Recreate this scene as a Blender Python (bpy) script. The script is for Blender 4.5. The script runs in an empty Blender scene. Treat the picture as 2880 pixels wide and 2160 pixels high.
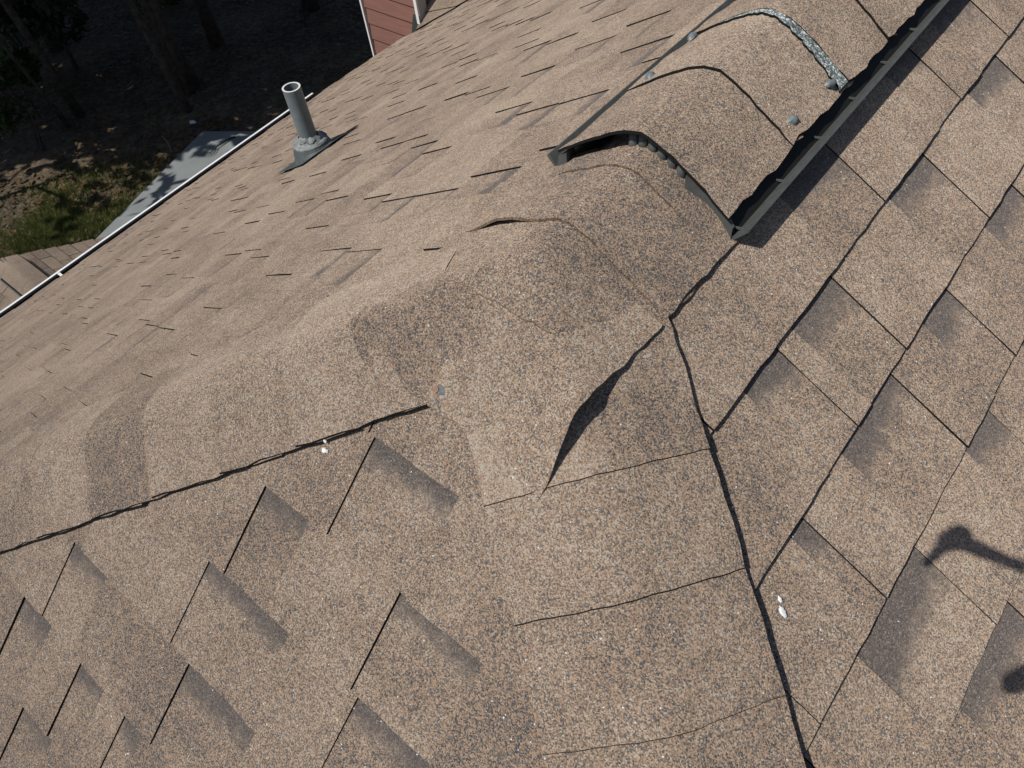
import bpy, bmesh, math, random
from mathutils import Vector, Matrix
R_ = math.radians
random.seed(11)
sc = bpy.context.scene
col = sc.collection

# ------------------------------------------------------------------ camera
CAM = Vector((0.42306, -0.48467, 0.58773))
rx = Vector((0.775471, 0.624755, -0.091250))      # image right
ry = Vector((0.454310, -0.652493, -0.606511))     # image down
rz = Vector((-0.438460, 0.428875, -0.789822))     # view direction
cd = bpy.data.cameras.new("camera")
cam = bpy.data.objects.new("camera", cd); col.objects.link(cam)
m = Matrix((rx, -ry, -rz)).transposed().to_4x4(); m.translation = CAM
cam.matrix_world = m
cd.sensor_fit = 'HORIZONTAL'; cd.sensor_width = 36.0; cd.lens = 2110.0/2880.0*36.0
cd.clip_start = 0.01; cd.clip_end = 1000
sc.camera = cam

# ------------------------------------------------------------------ light
LV = Vector((0.203, 0.535, -0.820)).normalized()   # direction the sunlight travels
elev = math.asin(-LV.z)
w = bpy.data.worlds.new("World"); sc.world = w; w.use_nodes = True
nt = w.node_tree; bg = nt.nodes["Background"]
sky = nt.nodes.new("ShaderNodeTexSky"); sky.sky_type = 'NISHITA'; sky.sun_disc = False
sky.sun_elevation = elev
sky.sun_rotation = math.atan2(-LV.x, -LV.y)
nt.links.new(sky.outputs[0], bg.inputs[0]); bg.inputs[1].default_value = 0.065
sd = bpy.data.lights.new("sun", 'SUN'); sd.energy = 3.75; sd.angle = R_(0.45); sd.color = (1.0, 0.955, 0.89)
so = bpy.data.objects.new("sun", sd); col.objects.link(so)
so.rotation_euler = LV.to_track_quat('-Z', 'Y').to_euler(); so.location = (-4, -8, 14)
vs = sc.view_settings
vs.view_transform = 'Standard'; vs.look = 'None'; vs.gamma = 1; vs.exposure = 0.0
vs.use_curve_mapping = False

# ------------------------------------------------------------------ helpers
def tag(o, label=None, cat=None, group=None, kind=None):
    if label: o['label'] = label
    if cat: o['category'] = cat
    if group: o['group'] = group
    if kind: o['kind'] = kind
    return o

def empty(name, loc, label=None, cat=None, group=None):
    o = bpy.data.objects.new(name, None); col.objects.link(o); o.location = loc
    o.empty_display_size = 0.2
    return tag(o, label, cat, group)

ROOTM = {}
def worldm(o):
    mm = Matrix.Translation(o.location)
    return mm

def child(o, parent):
    """o has world coordinates in its mesh; keep it there under parent"""
    o.parent = parent
    p = parent; off = Vector((0, 0, 0))
    while p is not None:
        off += Vector(p.location); p = p.parent
    # parents of meshes sit at the origin, empties carry the offset
    o.matrix_parent_inverse = Matrix.Identity(4)
    o.location = Vector(o.location) - off
    return o

def mesh_obj(name, verts, faces, mats, fmat=None, tone=None, parent=None, smooth=False):
    me = bpy.data.meshes.new(name)
    me.from_pydata([tuple(v) for v in verts], [], faces)
    for mt in (mats if isinstance(mats, (list, tuple)) else [mats]): me.materials.append(mt)
    if fmat: me.polygons.foreach_set('material_index', fmat)
    if smooth: me.polygons.foreach_set('use_smooth', [True]*len(faces))
    if tone is not None:
        at = me.color_attributes.new('tone', 'FLOAT_COLOR', 'POINT')
        at.data.foreach_set('color', [c for t in tone for c in t])
    me.update()
    o = bpy.data.objects.new(name, me); col.objects.link(o)
    if parent is not None: child(o, parent)
    return o

class MB:
    def __init__(s): s.v = []; s.f = []; s.m = []; s.t = []
    def add(s, verts, faces, mat=0, tone=None):
        n = len(s.v); s.v += [Vector(p) for p in verts]
        s.f += [tuple(i+n for i in f) for f in faces]
        s.m += (mat if isinstance(mat, list) else [mat]*len(faces))
        s.t += (tone if isinstance(tone, list) else [tone or (0.5, 1, 0, 1)]*len(verts))
    def box(s, c, size, rot=None, mat=0):
        c = Vector(c); hx, hy, hz = size[0]/2, size[1]/2, size[2]/2
        P = [Vector((x*hx, y*hy, z*hz)) for x in (-1, 1) for y in (-1, 1) for z in (-1, 1)]
        if rot is not None: P = [rot @ p for p in P]
        s.add([c+p for p in P], [(0,1,3,2),(4,6,7,5),(0,4,5,1),(2,3,7,6),(0,2,6,4),(1,5,7,3)], mat)
    def prism(s, poly, ext, mat=0):
        n = len(poly); ext = Vector(ext)
        A = [Vector(p) for p in poly]; B = [p+ext for p in A]
        s.add(A+B, [tuple(range(n))[::-1], tuple(range(n, 2*n))]+[(i,(i+1)%n,n+(i+1)%n,n+i) for i in range(n)], mat)
    def tube(s, pts, rad, n=8, mat=0, cap=True):
        rings = []
        for i, p in enumerate(pts):
            p = Vector(p)
            d = (Vector(pts[min(i+1, len(pts)-1)])-Vector(pts[max(i-1, 0)])).normalized()
            u = d.orthogonal().normalized() if abs(d.z) < .95 else Vector((1,0,0))
            u = (u-d*u.dot(d)).normalized(); q = d.cross(u)
            r = rad[i] if isinstance(rad, (list, tuple)) else rad
            rings.append([p+u*(r*math.cos(2*math.pi*k/n))+q*(r*math.sin(2*math.pi*k/n)) for k in range(n)])
        F = []
        for i in range(len(pts)-1):
            for k in range(n):
                F.append((i*n+k, i*n+(k+1)%n, (i+1)*n+(k+1)%n, (i+1)*n+k))
        if cap: F += [tuple(range(n))[::-1], tuple(range((len(pts)-1)*n, len(pts)*n))]
        s.add([v for r in rings for v in r], F, mat)
    def build(s, name, mats, parent=None, smooth=False, tone=False):
        return mesh_obj(name, s.v, s.f, mats, s.m, s.t if tone else None, parent, smooth)

# ------------------------------------------------------------------ materials
def new_mat(name):
    mt = bpy.data.materials.new(name); mt.use_nodes = True
    n = mt.node_tree.nodes; l = mt.node_tree.links
    return mt, n, l, n["Principled BSDF"]

def ramp(n, stops, interp='LINEAR'):
    r = n.new('ShaderNodeValToRGB'); cr = r.color_ramp; cr.interpolation = interp
    while len(cr.elements) > 1: cr.elements.remove(cr.elements[-1])
    cr.elements[0].position = stops[0][0]; cr.elements[0].color = (*stops[0][1], 1)
    for p, c in stops[1:]:
        e = cr.elements.new(p); e.color = (*c, 1)
    return r

def math_n(n, l, op, a, b=None, c=None, clamp=False):
    x = n.new('ShaderNodeMath'); x.operation = op; x.use_clamp = clamp
    for i, q in enumerate((a, b, c)):
        if q is None: continue
        if isinstance(q, (int, float)): x.inputs[i].default_value = q
        else: l.new(q, x.inputs[i])
    return x.outputs[0]

def granule(name, stops, scale=690, tonek=0.62, bump=0.30):
    mt, n, l, bs = new_mat(name)
    geo = n.new('ShaderNodeNewGeometry'); pos = geo.outputs['Position']
    vo = n.new('ShaderNodeTexVoronoi'); vo.inputs['Scale'].default_value = scale; l.new(pos, vo.inputs['Vector'])
    sp = n.new('ShaderNodeSeparateColor'); l.new(vo.outputs['Color'], sp.inputs[0])
    at = n.new('ShaderNodeAttribute'); at.attribute_name = 'tone'
    sa = n.new('ShaderNodeSeparateColor'); l.new(at.outputs['Color'], sa.inputs[0])
    nz = n.new('ShaderNodeTexNoise'); nz.inputs['Scale'].default_value = 9; nz.inputs['Detail'].default_value = 4
    nz.inputs['Roughness'].default_value = 0.6; l.new(pos, nz.inputs['Vector'])
    nz2 = n.new('ShaderNodeTexNoise'); nz2.inputs['Scale'].default_value = 70; nz2.inputs['Detail'].default_value = 3
    l.new(pos, nz2.inputs['Vector'])
    nz3 = n.new('ShaderNodeTexNoise'); nz3.inputs['Scale'].default_value = 1.7; nz3.inputs['Detail'].default_value = 3
    l.new(pos, nz3.inputs['Vector'])
    # blend value: cell random shifted by the colour blend of the shingle and by patchiness
    t = math_n(n, l, 'MULTIPLY_ADD', sa.outputs[0], tonek, sp.outputs[0])
    t = math_n(n, l, 'ADD', t, -tonek/2)
    t = math_n(n, l, 'MULTIPLY_ADD', math_n(n, l, 'SUBTRACT', nz.outputs[0], 0.5), 0.6, t)
    t = math_n(n, l, 'MULTIPLY_ADD', math_n(n, l, 'SUBTRACT', nz2.outputs[0], 0.5), 0.4, t)
    t = math_n(n, l, 'MULTIPLY_ADD', math_n(n, l, 'SUBTRACT', nz3.outputs[0], 0.5), 0.5, t)
    rp = ramp(n, stops); l.new(t, rp.inputs[0])
    # printed dark shadow band below the next course (a colour of the shingle itself)
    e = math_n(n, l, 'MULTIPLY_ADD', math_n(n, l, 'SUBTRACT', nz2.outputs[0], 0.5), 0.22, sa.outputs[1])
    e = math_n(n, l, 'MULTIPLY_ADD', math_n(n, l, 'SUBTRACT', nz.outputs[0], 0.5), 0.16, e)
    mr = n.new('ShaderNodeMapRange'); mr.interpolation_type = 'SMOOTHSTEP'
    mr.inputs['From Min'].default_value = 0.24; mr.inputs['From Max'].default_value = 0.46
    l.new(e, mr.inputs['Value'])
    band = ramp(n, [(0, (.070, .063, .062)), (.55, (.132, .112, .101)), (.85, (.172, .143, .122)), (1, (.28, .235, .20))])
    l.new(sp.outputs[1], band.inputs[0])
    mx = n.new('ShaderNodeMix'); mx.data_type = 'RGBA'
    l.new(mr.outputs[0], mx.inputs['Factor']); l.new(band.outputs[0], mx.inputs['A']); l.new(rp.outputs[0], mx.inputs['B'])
    wt = math_n(n, l, 'GREATER_THAN', sp.outputs[2], 0.9991)  # rare near-white granules, roof glints put into the colour
    mw = n.new('ShaderNodeMix'); mw.data_type = 'RGBA'; mw.inputs['B'].default_value = (.72, .74, .74, 1)
    l.new(wt, mw.inputs['Factor']); l.new(mx.outputs['Result'], mw.inputs['A'])
    l.new(mw.outputs['Result'], bs.inputs['Base Color'])
    bs.inputs['Roughness'].default_value = 0.85
    bs.inputs['Specular IOR Level'].default_value = 0.25
    bs.inputs['Diffuse Roughness'].default_value = 1.0
    ht = math_n(n, l, 'MULTIPLY_ADD', vo.outputs['Distance'], -1.0, math_n(n, l, 'MULTIPLY', sp.outputs[2], 0.7))
    bp = n.new('ShaderNodeBump'); bp.inputs['Strength'].default_value = bump; bp.inputs['Distance'].default_value = 0.0016
    l.new(ht, bp.inputs['Height']); l.new(bp.outputs[0], bs.inputs['Normal'])
    # a few glinting flakes
    gl = math_n(n, l, 'GREATER_THAN', sp.outputs[1], 0.988)
    l.new(math_n(n, l, 'MULTIPLY_ADD', gl, -0.5, 0.85), bs.inputs['Roughness'])
    return mt

TAN = [(-0.0, (.062, .064, .067)), (.16, (.103, .103, .103)), (.30, (.165, .150, .136)), (.42, (.208, .158, .117)),
       (.58, (.318, .222, .155)), (.78, (.380, .270, .188)), (.93, (.43, .32, .226)), (1.0, (.45, .40, .335))]
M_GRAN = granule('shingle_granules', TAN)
PALE = [(0, (.06, .073, .077)), (.35, (.125, .150, .150)), (.65, (.235, .275, .268)), (.88, (.42, .46, .44)), (1, (.66, .69, .66))]
M_CAPEDGE = granule('worn_cap_edge', [(0, (.05, .045, .042)), (.4, (.12, .092, .068)), (.75, (.21, .145, .092)), (1, (.29, .205, .135))])
M_PALE = granule('pale_headlap_granules', PALE, scale=400, tonek=.1, bump=.7)

def plain(name, c, rough=.6, spec=.4, nscale=0, namt=0.0, metal=0, bump=0):
    mt, n, l, bs = new_mat(name)
    bs.inputs['Roughness'].default_value = rough; bs.inputs['Specular IOR Level'].default_value = spec
    bs.inputs['Metallic'].default_value = metal
    if nscale:
        geo = n.new('ShaderNodeNewGeometry')
        nz = n.new('ShaderNodeTexNoise'); nz.inputs['Scale'].default_value = nscale; nz.inputs['Detail'].default_value = 5
        l.new(geo.outputs['Position'], nz.inputs['Vector'])
        rp = ramp(n, [(.25, tuple(x*(1-namt) for x in c)), (.75, tuple(min(1, x*(1+namt)) for x in c))])
        l.new(nz.outputs[0], rp.inputs[0]); l.new(rp.outputs[0], bs.inputs['Base Color'])
        if bump:
            bp = n.new('ShaderNodeBump'); bp.inputs['Strength'].default_value = .6; bp.inputs['Distance'].default_value = bump
            l.new(nz.outputs[0], bp.inputs['Height']); l.new(bp.outputs[0], bs.inputs['Normal'])
    else: bs.inputs['Base Color'].default_value = (*c, 1)
    return mt

M_EDGE = plain('asphalt_edge', (.012, .012, .012), .8, .2)
M_DECK = plain('roof_deck', (.02, .019, .018), .9, .1)
M_PLAST = plain('dark_grey_plastic', (.095, .101, .096), .5, .4, 60, .18)
M_BLACKP = plain('black_plastic', (.012, .012, .012), .6, .3)
M_SEAL = plain('grey_sealant', (.17, .20, .21), .45, .5, 90, .25)
M_SMEAR = plain('old_sealant', (.115, .125, .125), .6, .3, 400, .45)
M_PIPE = plain('painted_grey_pipe', (.165, .20, .21), .45, .4, 35, .12)
M_PIPERIM = plain('pvc_rim', (.72, .72, .68), .5, .4)
M_BOOT = plain('grey_boot_metal', (.088, .102, .105), .5, .4, 25, .22)
M_RUBBER = plain('weathered_rubber', (.21, .23, .225), .6, .3, 60, .45)
M_WHITE = plain('white_paint', (.80, .80, .78), .5, .4, 12, .06)
M_DIRTY_SHADE = plain('dirty_shaded_gutter', (.014, .013, .012), .9, .1, 8, .4)  # gutter debris plus the trough's own shade, both put into this near-black
M_SHADETRIM = plain('shaded_white_trim', (.42, .42, .40), .6, .3, 12, .1)  # shaded side of the white corner trim, its shade put into the colour
M_FLASH = plain('dark_flashing', (.05, .062, .055), .5, .4, 20, .3)
M_RUST = plain('copper_nail', (.26, .14, .095), .6, .3, 300, .3)
M_DROP = plain('white_dropping', (.82, .82, .80), .7, .2, 200, .15)
M_DRONE = plain('drone_plastic', (.35, .36, .37), .5, .4)
M_DRONED = plain('drone_dark_plastic', (.03, .03, .03), .5, .4)
M_CONC = plain('concrete', (.22, .24, .238), .85, .2, 1.6, .16, bump=.003)
M_BARK = plain('bark', (.062, .052, .044), .9, .1, 9, .55, bump=.03)
M_TWIG = plain('dry_twig', (.045, .038, .032), .9, .1)
M_STICK = plain('pale_stick', (.22, .19, .15), .9, .1)
M_LITTER = plain('pale_scrap', (.55, .65, .66), .6, .3)
M_WALL = plain('brown_wall_paint', (.17, .085, .065), .7, .2, 6, .1)
M_ORANGE = plain('bare_wood', (.40, .20, .10), .8, .2, 30, .4)

# siding: stained board with stretched grain
mt, n, l, bs = new_mat('red_brown_siding'); M_SIDE = mt
geo = n.new('ShaderNodeNewGeometry'); mp = n.new('ShaderNodeMapping'); mp.inputs['Scale'].default_value = (6, 6, 160)
l.new(geo.outputs['Position'], mp.inputs['Vector'])
nz = n.new('ShaderNodeTexNoise'); nz.inputs['Scale'].default_value = 1.0; nz.inputs['Detail'].default_value = 4
l.new(mp.outputs[0], nz.inputs['Vector'])
rp = ramp(n, [(.3, (.205, .098, .076)), (.7, (.265, .132, .104))]); l.new(nz.outputs[0], rp.inputs[0])
l.new(rp.outputs[0], bs.inputs['Base Color']); bs.inputs['Roughness'].default_value = .65
bp = n.new('ShaderNodeBump'); bp.inputs['Strength'].default_value = .5; bp.inputs['Distance'].default_value = .002
l.new(nz.outputs[0], bp.inputs['Height']); l.new(bp.outputs[0], bs.inputs['Normal'])

# ground: leaf litter over soil
mt, n, l, bs = new_mat('forest_floor'); M_GROUND = mt
geo = n.new('ShaderNodeNewGeometry')
na = n.new('ShaderNodeTexNoise'); na.inputs['Scale'].default_value = 0.8; na.inputs['Detail'].default_value = 8; na.inputs['Roughness'].default_value = .7
nb = n.new('ShaderNodeTexVoronoi'); nb.inputs['Scale'].default_value = 14
l.new(geo.outputs['Position'], na.inputs['Vector']); l.new(geo.outputs['Position'], nb.inputs['Vector'])
s2 = n.new('ShaderNodeSeparateColor'); l.new(nb.outputs['Color'], s2.inputs[0])
tt = math_n(n, l, 'MULTIPLY_ADD', s2.outputs[0], .35, na.outputs[0])
rp = ramp(n, [(.35, (.034, .026, .018)), (.6, (.080, .060, .042)), (.85, (.15, .112, .072)), (1.0, (.22, .16, .10))])
l.new(tt, rp.inputs[0]); l.new(rp.outputs[0], bs.inputs['Base Color']); bs.inputs['Roughness'].default_value = .95
bp = n.new('ShaderNodeBump'); bp.inputs['Strength'].default_value = .7; bp.inputs['Distance'].default_value = .04
l.new(tt, bp.inputs['Height']); l.new(bp.outputs[0], bs.inputs['Normal'])

def leafmat(name, stops, trans=.25):
    mt, n, l, bs = new_mat(name)
    geo = n.new('ShaderNodeNewGeometry')
    nz = n.new('ShaderNodeTexNoise'); nz.inputs['Scale'].default_value = 2.2; nz.inputs['Detail'].default_value = 5
    l.new(geo.outputs['Position'], nz.inputs['Vector'])
    rp = ramp(n, stops); l.new(nz.outputs[0], rp.inputs[0]); l.new(rp.outputs[0], bs.inputs['Base Color'])
    bs.inputs['Roughness'].default_value = .55; bs.inputs['Specular IOR Level'].default_value = .3
    tr = n.new('ShaderNodeBsdfTranslucent'); l.new(rp.outputs[0], tr.inputs[0])
    ms = n.new('ShaderNodeMixShader'); ms.inputs[0].default_value = trans
    l.new(bs.outputs[0], ms.inputs[1]); l.new(tr.outputs[0], ms.inputs[2])
    l.new(ms.outputs[0], n['Material Output'].inputs['Surface'])
    return mt
M_LEAF = leafmat('leaves', [(.3, (.022, .046, .016)), (.7, (.052, .095, .030))])
M_PINE = leafmat('needles', [(.3, (.016, .036, .022)), (.7, (.035, .070, .036))])
M_GRASS = leafmat('grass_blades', [(.3, (.080, .100, .028)), (.55, (.125, .150, .042)), (.8, (.23, .21, .085))])
M_DRYLEAF = leafmat('dry_leaves', [(.3, (.06, .04, .022)), (.55, (.13, .085, .045)), (.8, (.21, .145, .08))], .1)

# ------------------------------------------------------------------ roof geometry
A = 0.5537198; B = 0.6652479                     # pitch of the long slopes, of the hip end
TA, TB = math.tan(A), math.tan(B)
G_T = [(-4, .04), (-.13, .066), (2.76, .150), (3.7, .157), (4.6, .18), (9, .2)]
def gsag(y):
    for (y0, g0), (y1, g1) in zip(G_T, G_T[1:]):
        if y <= y1:
            t = max(0, (y-y0)/(y1-y0))
            return g0+(g1-g0)*t
    return G_T[-1][1]
def tl(y): return TA-gsag(y)/4.5
def zl(x, y): return -abs(x)*tl(y)
AL = math.atan(.585)
XE = 4.5                                         # plan distance ridge to left eave
NR = Vector((math.sin(A), 0, math.cos(A)))
NL = Vector((-math.sin(AL), 0, math.cos(AL)))
NB = Vector((0, -math.sin(B), math.cos(B)))
EXP = 0.143                                      # exposure of a shingle course
def PR(wc, s, h): return Vector((s*math.cos(A), wc, -s*math.sin(A)))+NR*h
def PL(wc, s, h):
    x = -s*math.cos(AL); return Vector((x, wc, zl(x, wc)))+NL*h
def PB(wc, s, h): return Vector((wc, -s*math.cos(B), -s*math.sin(B)))+NB*h

house = empty('house', (0, 2, -7.5), 'brown shingled hip roof house with ridge vent and white gutter filling the foreground', 'house')

def clip_poly(poly, fn):
    out = []
    for i in range(len(poly)):
        p, q = poly[i], poly[(i+1) % len(poly)]
        a, b = fn(*p), fn(*q)
        if a >= 0: out.append(p)
        if (a >= 0) != (b >= 0):
            t = a/(a-b); out.append((p[0]+(q[0]-p[0])*t, p[1]+(q[1]-p[1])*t))
    return out

def make_piece(P, w0, w1, s0, s1, tooth, fn, tone, fine=True, bandw=1.0, dh=0.0, tth=.0030, gth=.0062):
    """one visible shingle tab; s1 is its butt, s0 the butt of the course above"""
    hb = gth+(tth if tooth else 0)+dh
    sb = s1+random.uniform(-.0012, .0012)
    st = s0-.03
    nseg = max(2, int((w1-w0)/.022)) if fine else 1
    poly = [(w0, st), (w1, st), (w1, (st+sb)/2), (w1, sb)] if fine else [(w0, st), (w1, st), (w1, sb)]
    for i in range(1, nseg):
        poly.append((w1+(w0-w1)*i/nseg, sb+random.uniform(-.0011, .0011)))
    poly.append((w0, sb))
    if fine: poly.append((w0+random.uniform(-.0006, .0006), (st+sb)/2))
    poly = clip_poly(poly, fn)
    if len(poly) < 3: return None
    def hh(s): 
        u = (sb-s)/EXP
        return hb-gth*u
    top = [P(wc, s, hh(s)+(random.uniform(-.0006, .0006) if fine else 0)) for wc, s in poly]
    bot = [P(wc, s, -.007) for wc, s in poly]
    n = len(poly)
    faces = [tuple(range(n))]+[(i, n+i, n+(i+1) % n, (i+1) % n) for i in range(n)]
    tn = []
    rnd = random.random()
    for wc, s in poly:
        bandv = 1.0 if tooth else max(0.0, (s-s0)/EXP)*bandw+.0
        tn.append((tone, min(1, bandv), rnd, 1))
    return top+bot, faces, [0]+[1]*n, tn+tn

def flip_if(P, v, f):
    a, b, c = Vector(v[f[0][0]]), Vector(v[f[0][1]]), Vector(v[f[0][2]])
    nrm = Vector((0, 0, 0))
    ff = f[0]
    for i in range(1, len(ff)-1): nrm += (v[ff[i]]-v[ff[0]]).cross(v[ff[i+1]]-v[ff[0]])
    return [tuple(reversed(q)) for q in f] if nrm.z < 0 else f

def tone_pick(tooth):
    return random.choice([.58, .64, .70, .54, .46, .62, .40]) if tooth else random.choice([.58, .5, .64, .46])

def course_split(wa, wb, known, mean_t=.17, mean_g=.14):
    """alternate teeth and gaps between wa and wb, honouring known gaps [(g0, g1), ...]"""
    known = sorted(known); out = []; cur = wa
    def fill(x0, x1):
        x = x0; t = True
        if x1-x0 <= 1e-6: return
        if x1-x0 < .28: out.append((x0, x1, True)); return
        while x < x1-1e-6:
            ln = (random.uniform(.7, 1.4)*mean_t) if t else random.uniform(.6, 1.35)*mean_g
            e = x+ln
            if x1-e < .12: e = x1
            if e == x1 and not t:
                out.append((x, x+(x1-x)*.5, False)); out.append((x+(x1-x)*.5, x1, True)); return
            out.append((x, e, t)); x = e; t = not t
    for g0, g1 in known:
        fill(cur, g0); out.append((g0, g1, False)); cur = g1
    fill(cur, wb)
    return out

slope_r = mesh_obj('roof_slope', [PR(0, 0, -.012), PR(7, 0, -.012), PR(7, 5, -.012), PR(-TA/TB*5*math.cos(A), 5, -.012)], [(0, 3, 2, 1)], [M_DECK], parent=house)
slope_r['label'] = 'right roof slope in raking light with broad course shadows'
gy = [i/46 for i in range(47)]
vv = []; ff = []
for i, gf in enumerate(gy):
    for j in range(12):
        x = -XE*j/11
        y = .765*x+(5.8-.765*x)*gf
        vv.append(Vector((x, y, zl(x, y)))+NL*-.014)
for i in range(len(gy)-1):
    for j in range(11): ff.append((i*12+j, i*12+j+1, (i+1)*12+j+1, (i+1)*12+j))
slope_l = mesh_obj('roof_slope', vv, ff, [M_DECK], parent=house)
slope_l['label'] = 'long left roof slope falling away to the white gutter'
slope_b = mesh_obj('roof_slope', [PB(0, 0, -.012), PB(4.2*math.cos(B)*TB/TA, 4.2, -.012), PB(-4.2*math.cos(B)/.765, 4.2, -.012)], [(0, 2, 1)], [M_DECK], parent=house)
slope_b['label'] = 'hip end roof slope below the end of the ridge'

HK = TA/TB
def clipR(wc, s): return wc+HK*s*math.cos(A)-.003
def clipB(wc, s): return s*math.cos(B)-HK*abs(wc)-.003
def clipL(wc, s): return wc+.765*s*math.cos(AL)-.003

def lay(P, slope, rows, clip, keepn, score, tth=.0030, gth=.0062, bw=(1.05, 1.6)):
    pieces = []
    for (s0, s1, parts) in rows:
        for (w0, w1, tooth) in parts:
            pieces.append((score((w0+w1)/2, (s0+s1)/2), w0, w1, s0, s1, tooth))
    pieces.sort(key=lambda q: q[0])
    stuff = MB(); made = 0
    for d, w0, w1, s0, s1, tooth in pieces:
        r = make_piece(P, w0+.0004, w1-.0004, s0, s1, tooth, clip, tone_pick(tooth), fine=(made < keepn and d < 50),
                       bandw=random.uniform(*bw), dh=random.uniform(-.0004, .0005), tth=tth*random.uniform(.75, 1.25), gth=gth)
        if r is None: continue
        v, f, fm, tn = r
        f = flip_if(P, v, f)
        if made < keepn and d < 50:
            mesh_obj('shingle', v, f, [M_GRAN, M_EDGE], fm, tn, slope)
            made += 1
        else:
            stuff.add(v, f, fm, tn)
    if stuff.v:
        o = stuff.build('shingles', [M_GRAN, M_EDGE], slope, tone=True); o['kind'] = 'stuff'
    return made

def proj(P):
    d = Vector(P)-CAM; z = d.dot(rz)
    if z <= .02: return None
    return (1440+2110*d.dot(rx)/z, 1080+2110*d.dot(ry)/z, z)
def scorer(P):
    def f(wc, s):
        q = proj(P(wc, s, 0))
        if q is None or not (-150 < q[0] < 3030 and -150 < q[1] < 2310): return 100+s
        return q[2]
    return f

# right slope
SR = .2873
KR = {-1: [(.335, .472), (.86, .985)], 0: [(.067, .150), (.190, .301), (.49, .615), (.80, .932)],
      1: [(-.03, .0), (.107, .257), (.362, .446), (.60, .72)], 2: [(-.30, -.21), (-.078, .087), (.256, .339), (.48, .60)],
      3: [(-.22, -.12), (-.030, .130), (.26, .40)], 4: [(-.12, -.02), (.13, .26)]}
rows = []
for k in range(-1, 16):
    s0 = SR+EXP*k; s1 = s0+EXP
    wa = max(-3.0, -HK*s1*math.cos(A)-.15)
    rows.append((s0, s1, course_split(wa, 2.6, KR.get(k, []), .2, .13)))
lay(PR, slope_r, rows, clipR, 78, scorer(PR), .0015, .0074, (.72, 1.1))

# hip end
SB = .435
KB = {-2: [(-.10, -.02)], -1: [(-.30, -.25), (-.092, .05)], 0: [(-.46, -.40), (-.219, -.13), (.036, .17)], 1: [(-.60, -.5), (-.257, -.084), (.047, .18)],
      2: [(-.527, -.43), (-.215, -.066), (.07, .2)], 3: [(-.589, -.50), (-.41, -.345), (-.286, -.24), (-.02, .14)]}
rows = []
for k in range(-2, 13):
    s0 = SB+EXP*k; s1 = s0+EXP
    wm = s1*math.cos(B)/HK+.2
    rows.append((s0, s1, course_split(-wm, wm, KB.get(k, []), .19, .14)))
lay(PB, slope_b, rows, clipB, 62, scorer(PB))

# left slope
SL = .275
KL = {-1: [(.52, .60)], 0: [(.184, .26), (.60, .72)], 1: [(.15, .23), (.432, .53), (.80, .93)], 2: [(.155, .24), (.5, .6), (.79, .9)],
      3: [(-.11, 0.0), (.35, .47)]}
rows = []
nL = int((XE/math.cos(AL)-SL)/EXP)+1
for k in range(-1, nL):
    s0 = SL+EXP*k; s1 = min(s0+EXP, XE/math.cos(AL)+.01)
    wa = max(-3.4, -.765*s1*math.cos(AL)-.12)
    rows.append((s0, s1, course_split(wa, 5.2, KL.get(k, []), .17, .13)))
lay(PL, slope_l, rows, clipL, 140, scorer(PL), .0023, .0036, (.95, 1.5))

# ------------------------------------------------------------------ hip and ridge caps
def smin(a, b, k): return .5*(a+b-math.sqrt((a-b)**2+k*k))
def roof_h(x, y, k=.03):
    z = smin(-TA*x if x > -9 else 0, TA*x, k)
    return smin(z, TB*y, .006)

def grid_solid(nt_, nw, fn, toner, thick=.004, drop=None):
    """fn(i/nt, j/nw) -> point; makes a sheet with dark edges going down"""
    V = []; T = []; F = []; M = []
    for i in range(nt_+1):
        for j in range(nw+1):
            V.append(fn(i/nt_, j/nw)); T.append(toner(i/nt_, j/nw))
    W = nw+1
    for i in range(nt_):
        for j in range(nw): F.append((i*W+j, i*W+j+1, (i+1)*W+j+1, (i+1)*W+j)); M.append(0)
    per = [j for j in range(W)]+[i*W+nw for i in range(1, nt_+1)]+[nt_*W+j for j in range(nw-1, -1, -1)]+[i*W for i in range(nt_-1, 0, -1)]
    n0 = len(V)
    for p in per: V.append(V[p]-Vector((0, 0, thick))); T.append(T[p])
    L = len(per)
    for i in range(L):
        F.append((per[i], per[(i+1) % L], n0+(i+1) % L, n0+i)); M.append(1)
    # underside
    n1 = len(V)
    for i in range((nt_+1)*W): V.append(V[i]-Vector((0, 0, thick))); T.append(T[i])
    for i in range(nt_):
        for j in range(nw): F.append((n1+i*W+j, n1+(i+1)*W+j, n1+(i+1)*W+j+1, n1+i*W+j+1)); M.append(1)
    return V, F, M, T

def edge_noise(seed):
    rr = random.Random(seed); ph = [rr.uniform(0, 6.28) for _ in range(4)]
    return lambda t: .0009*(math.sin(t*40+ph[0])+math.sin(t*93+ph[1])+.8*math.sin(t*171+ph[2]))

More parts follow.
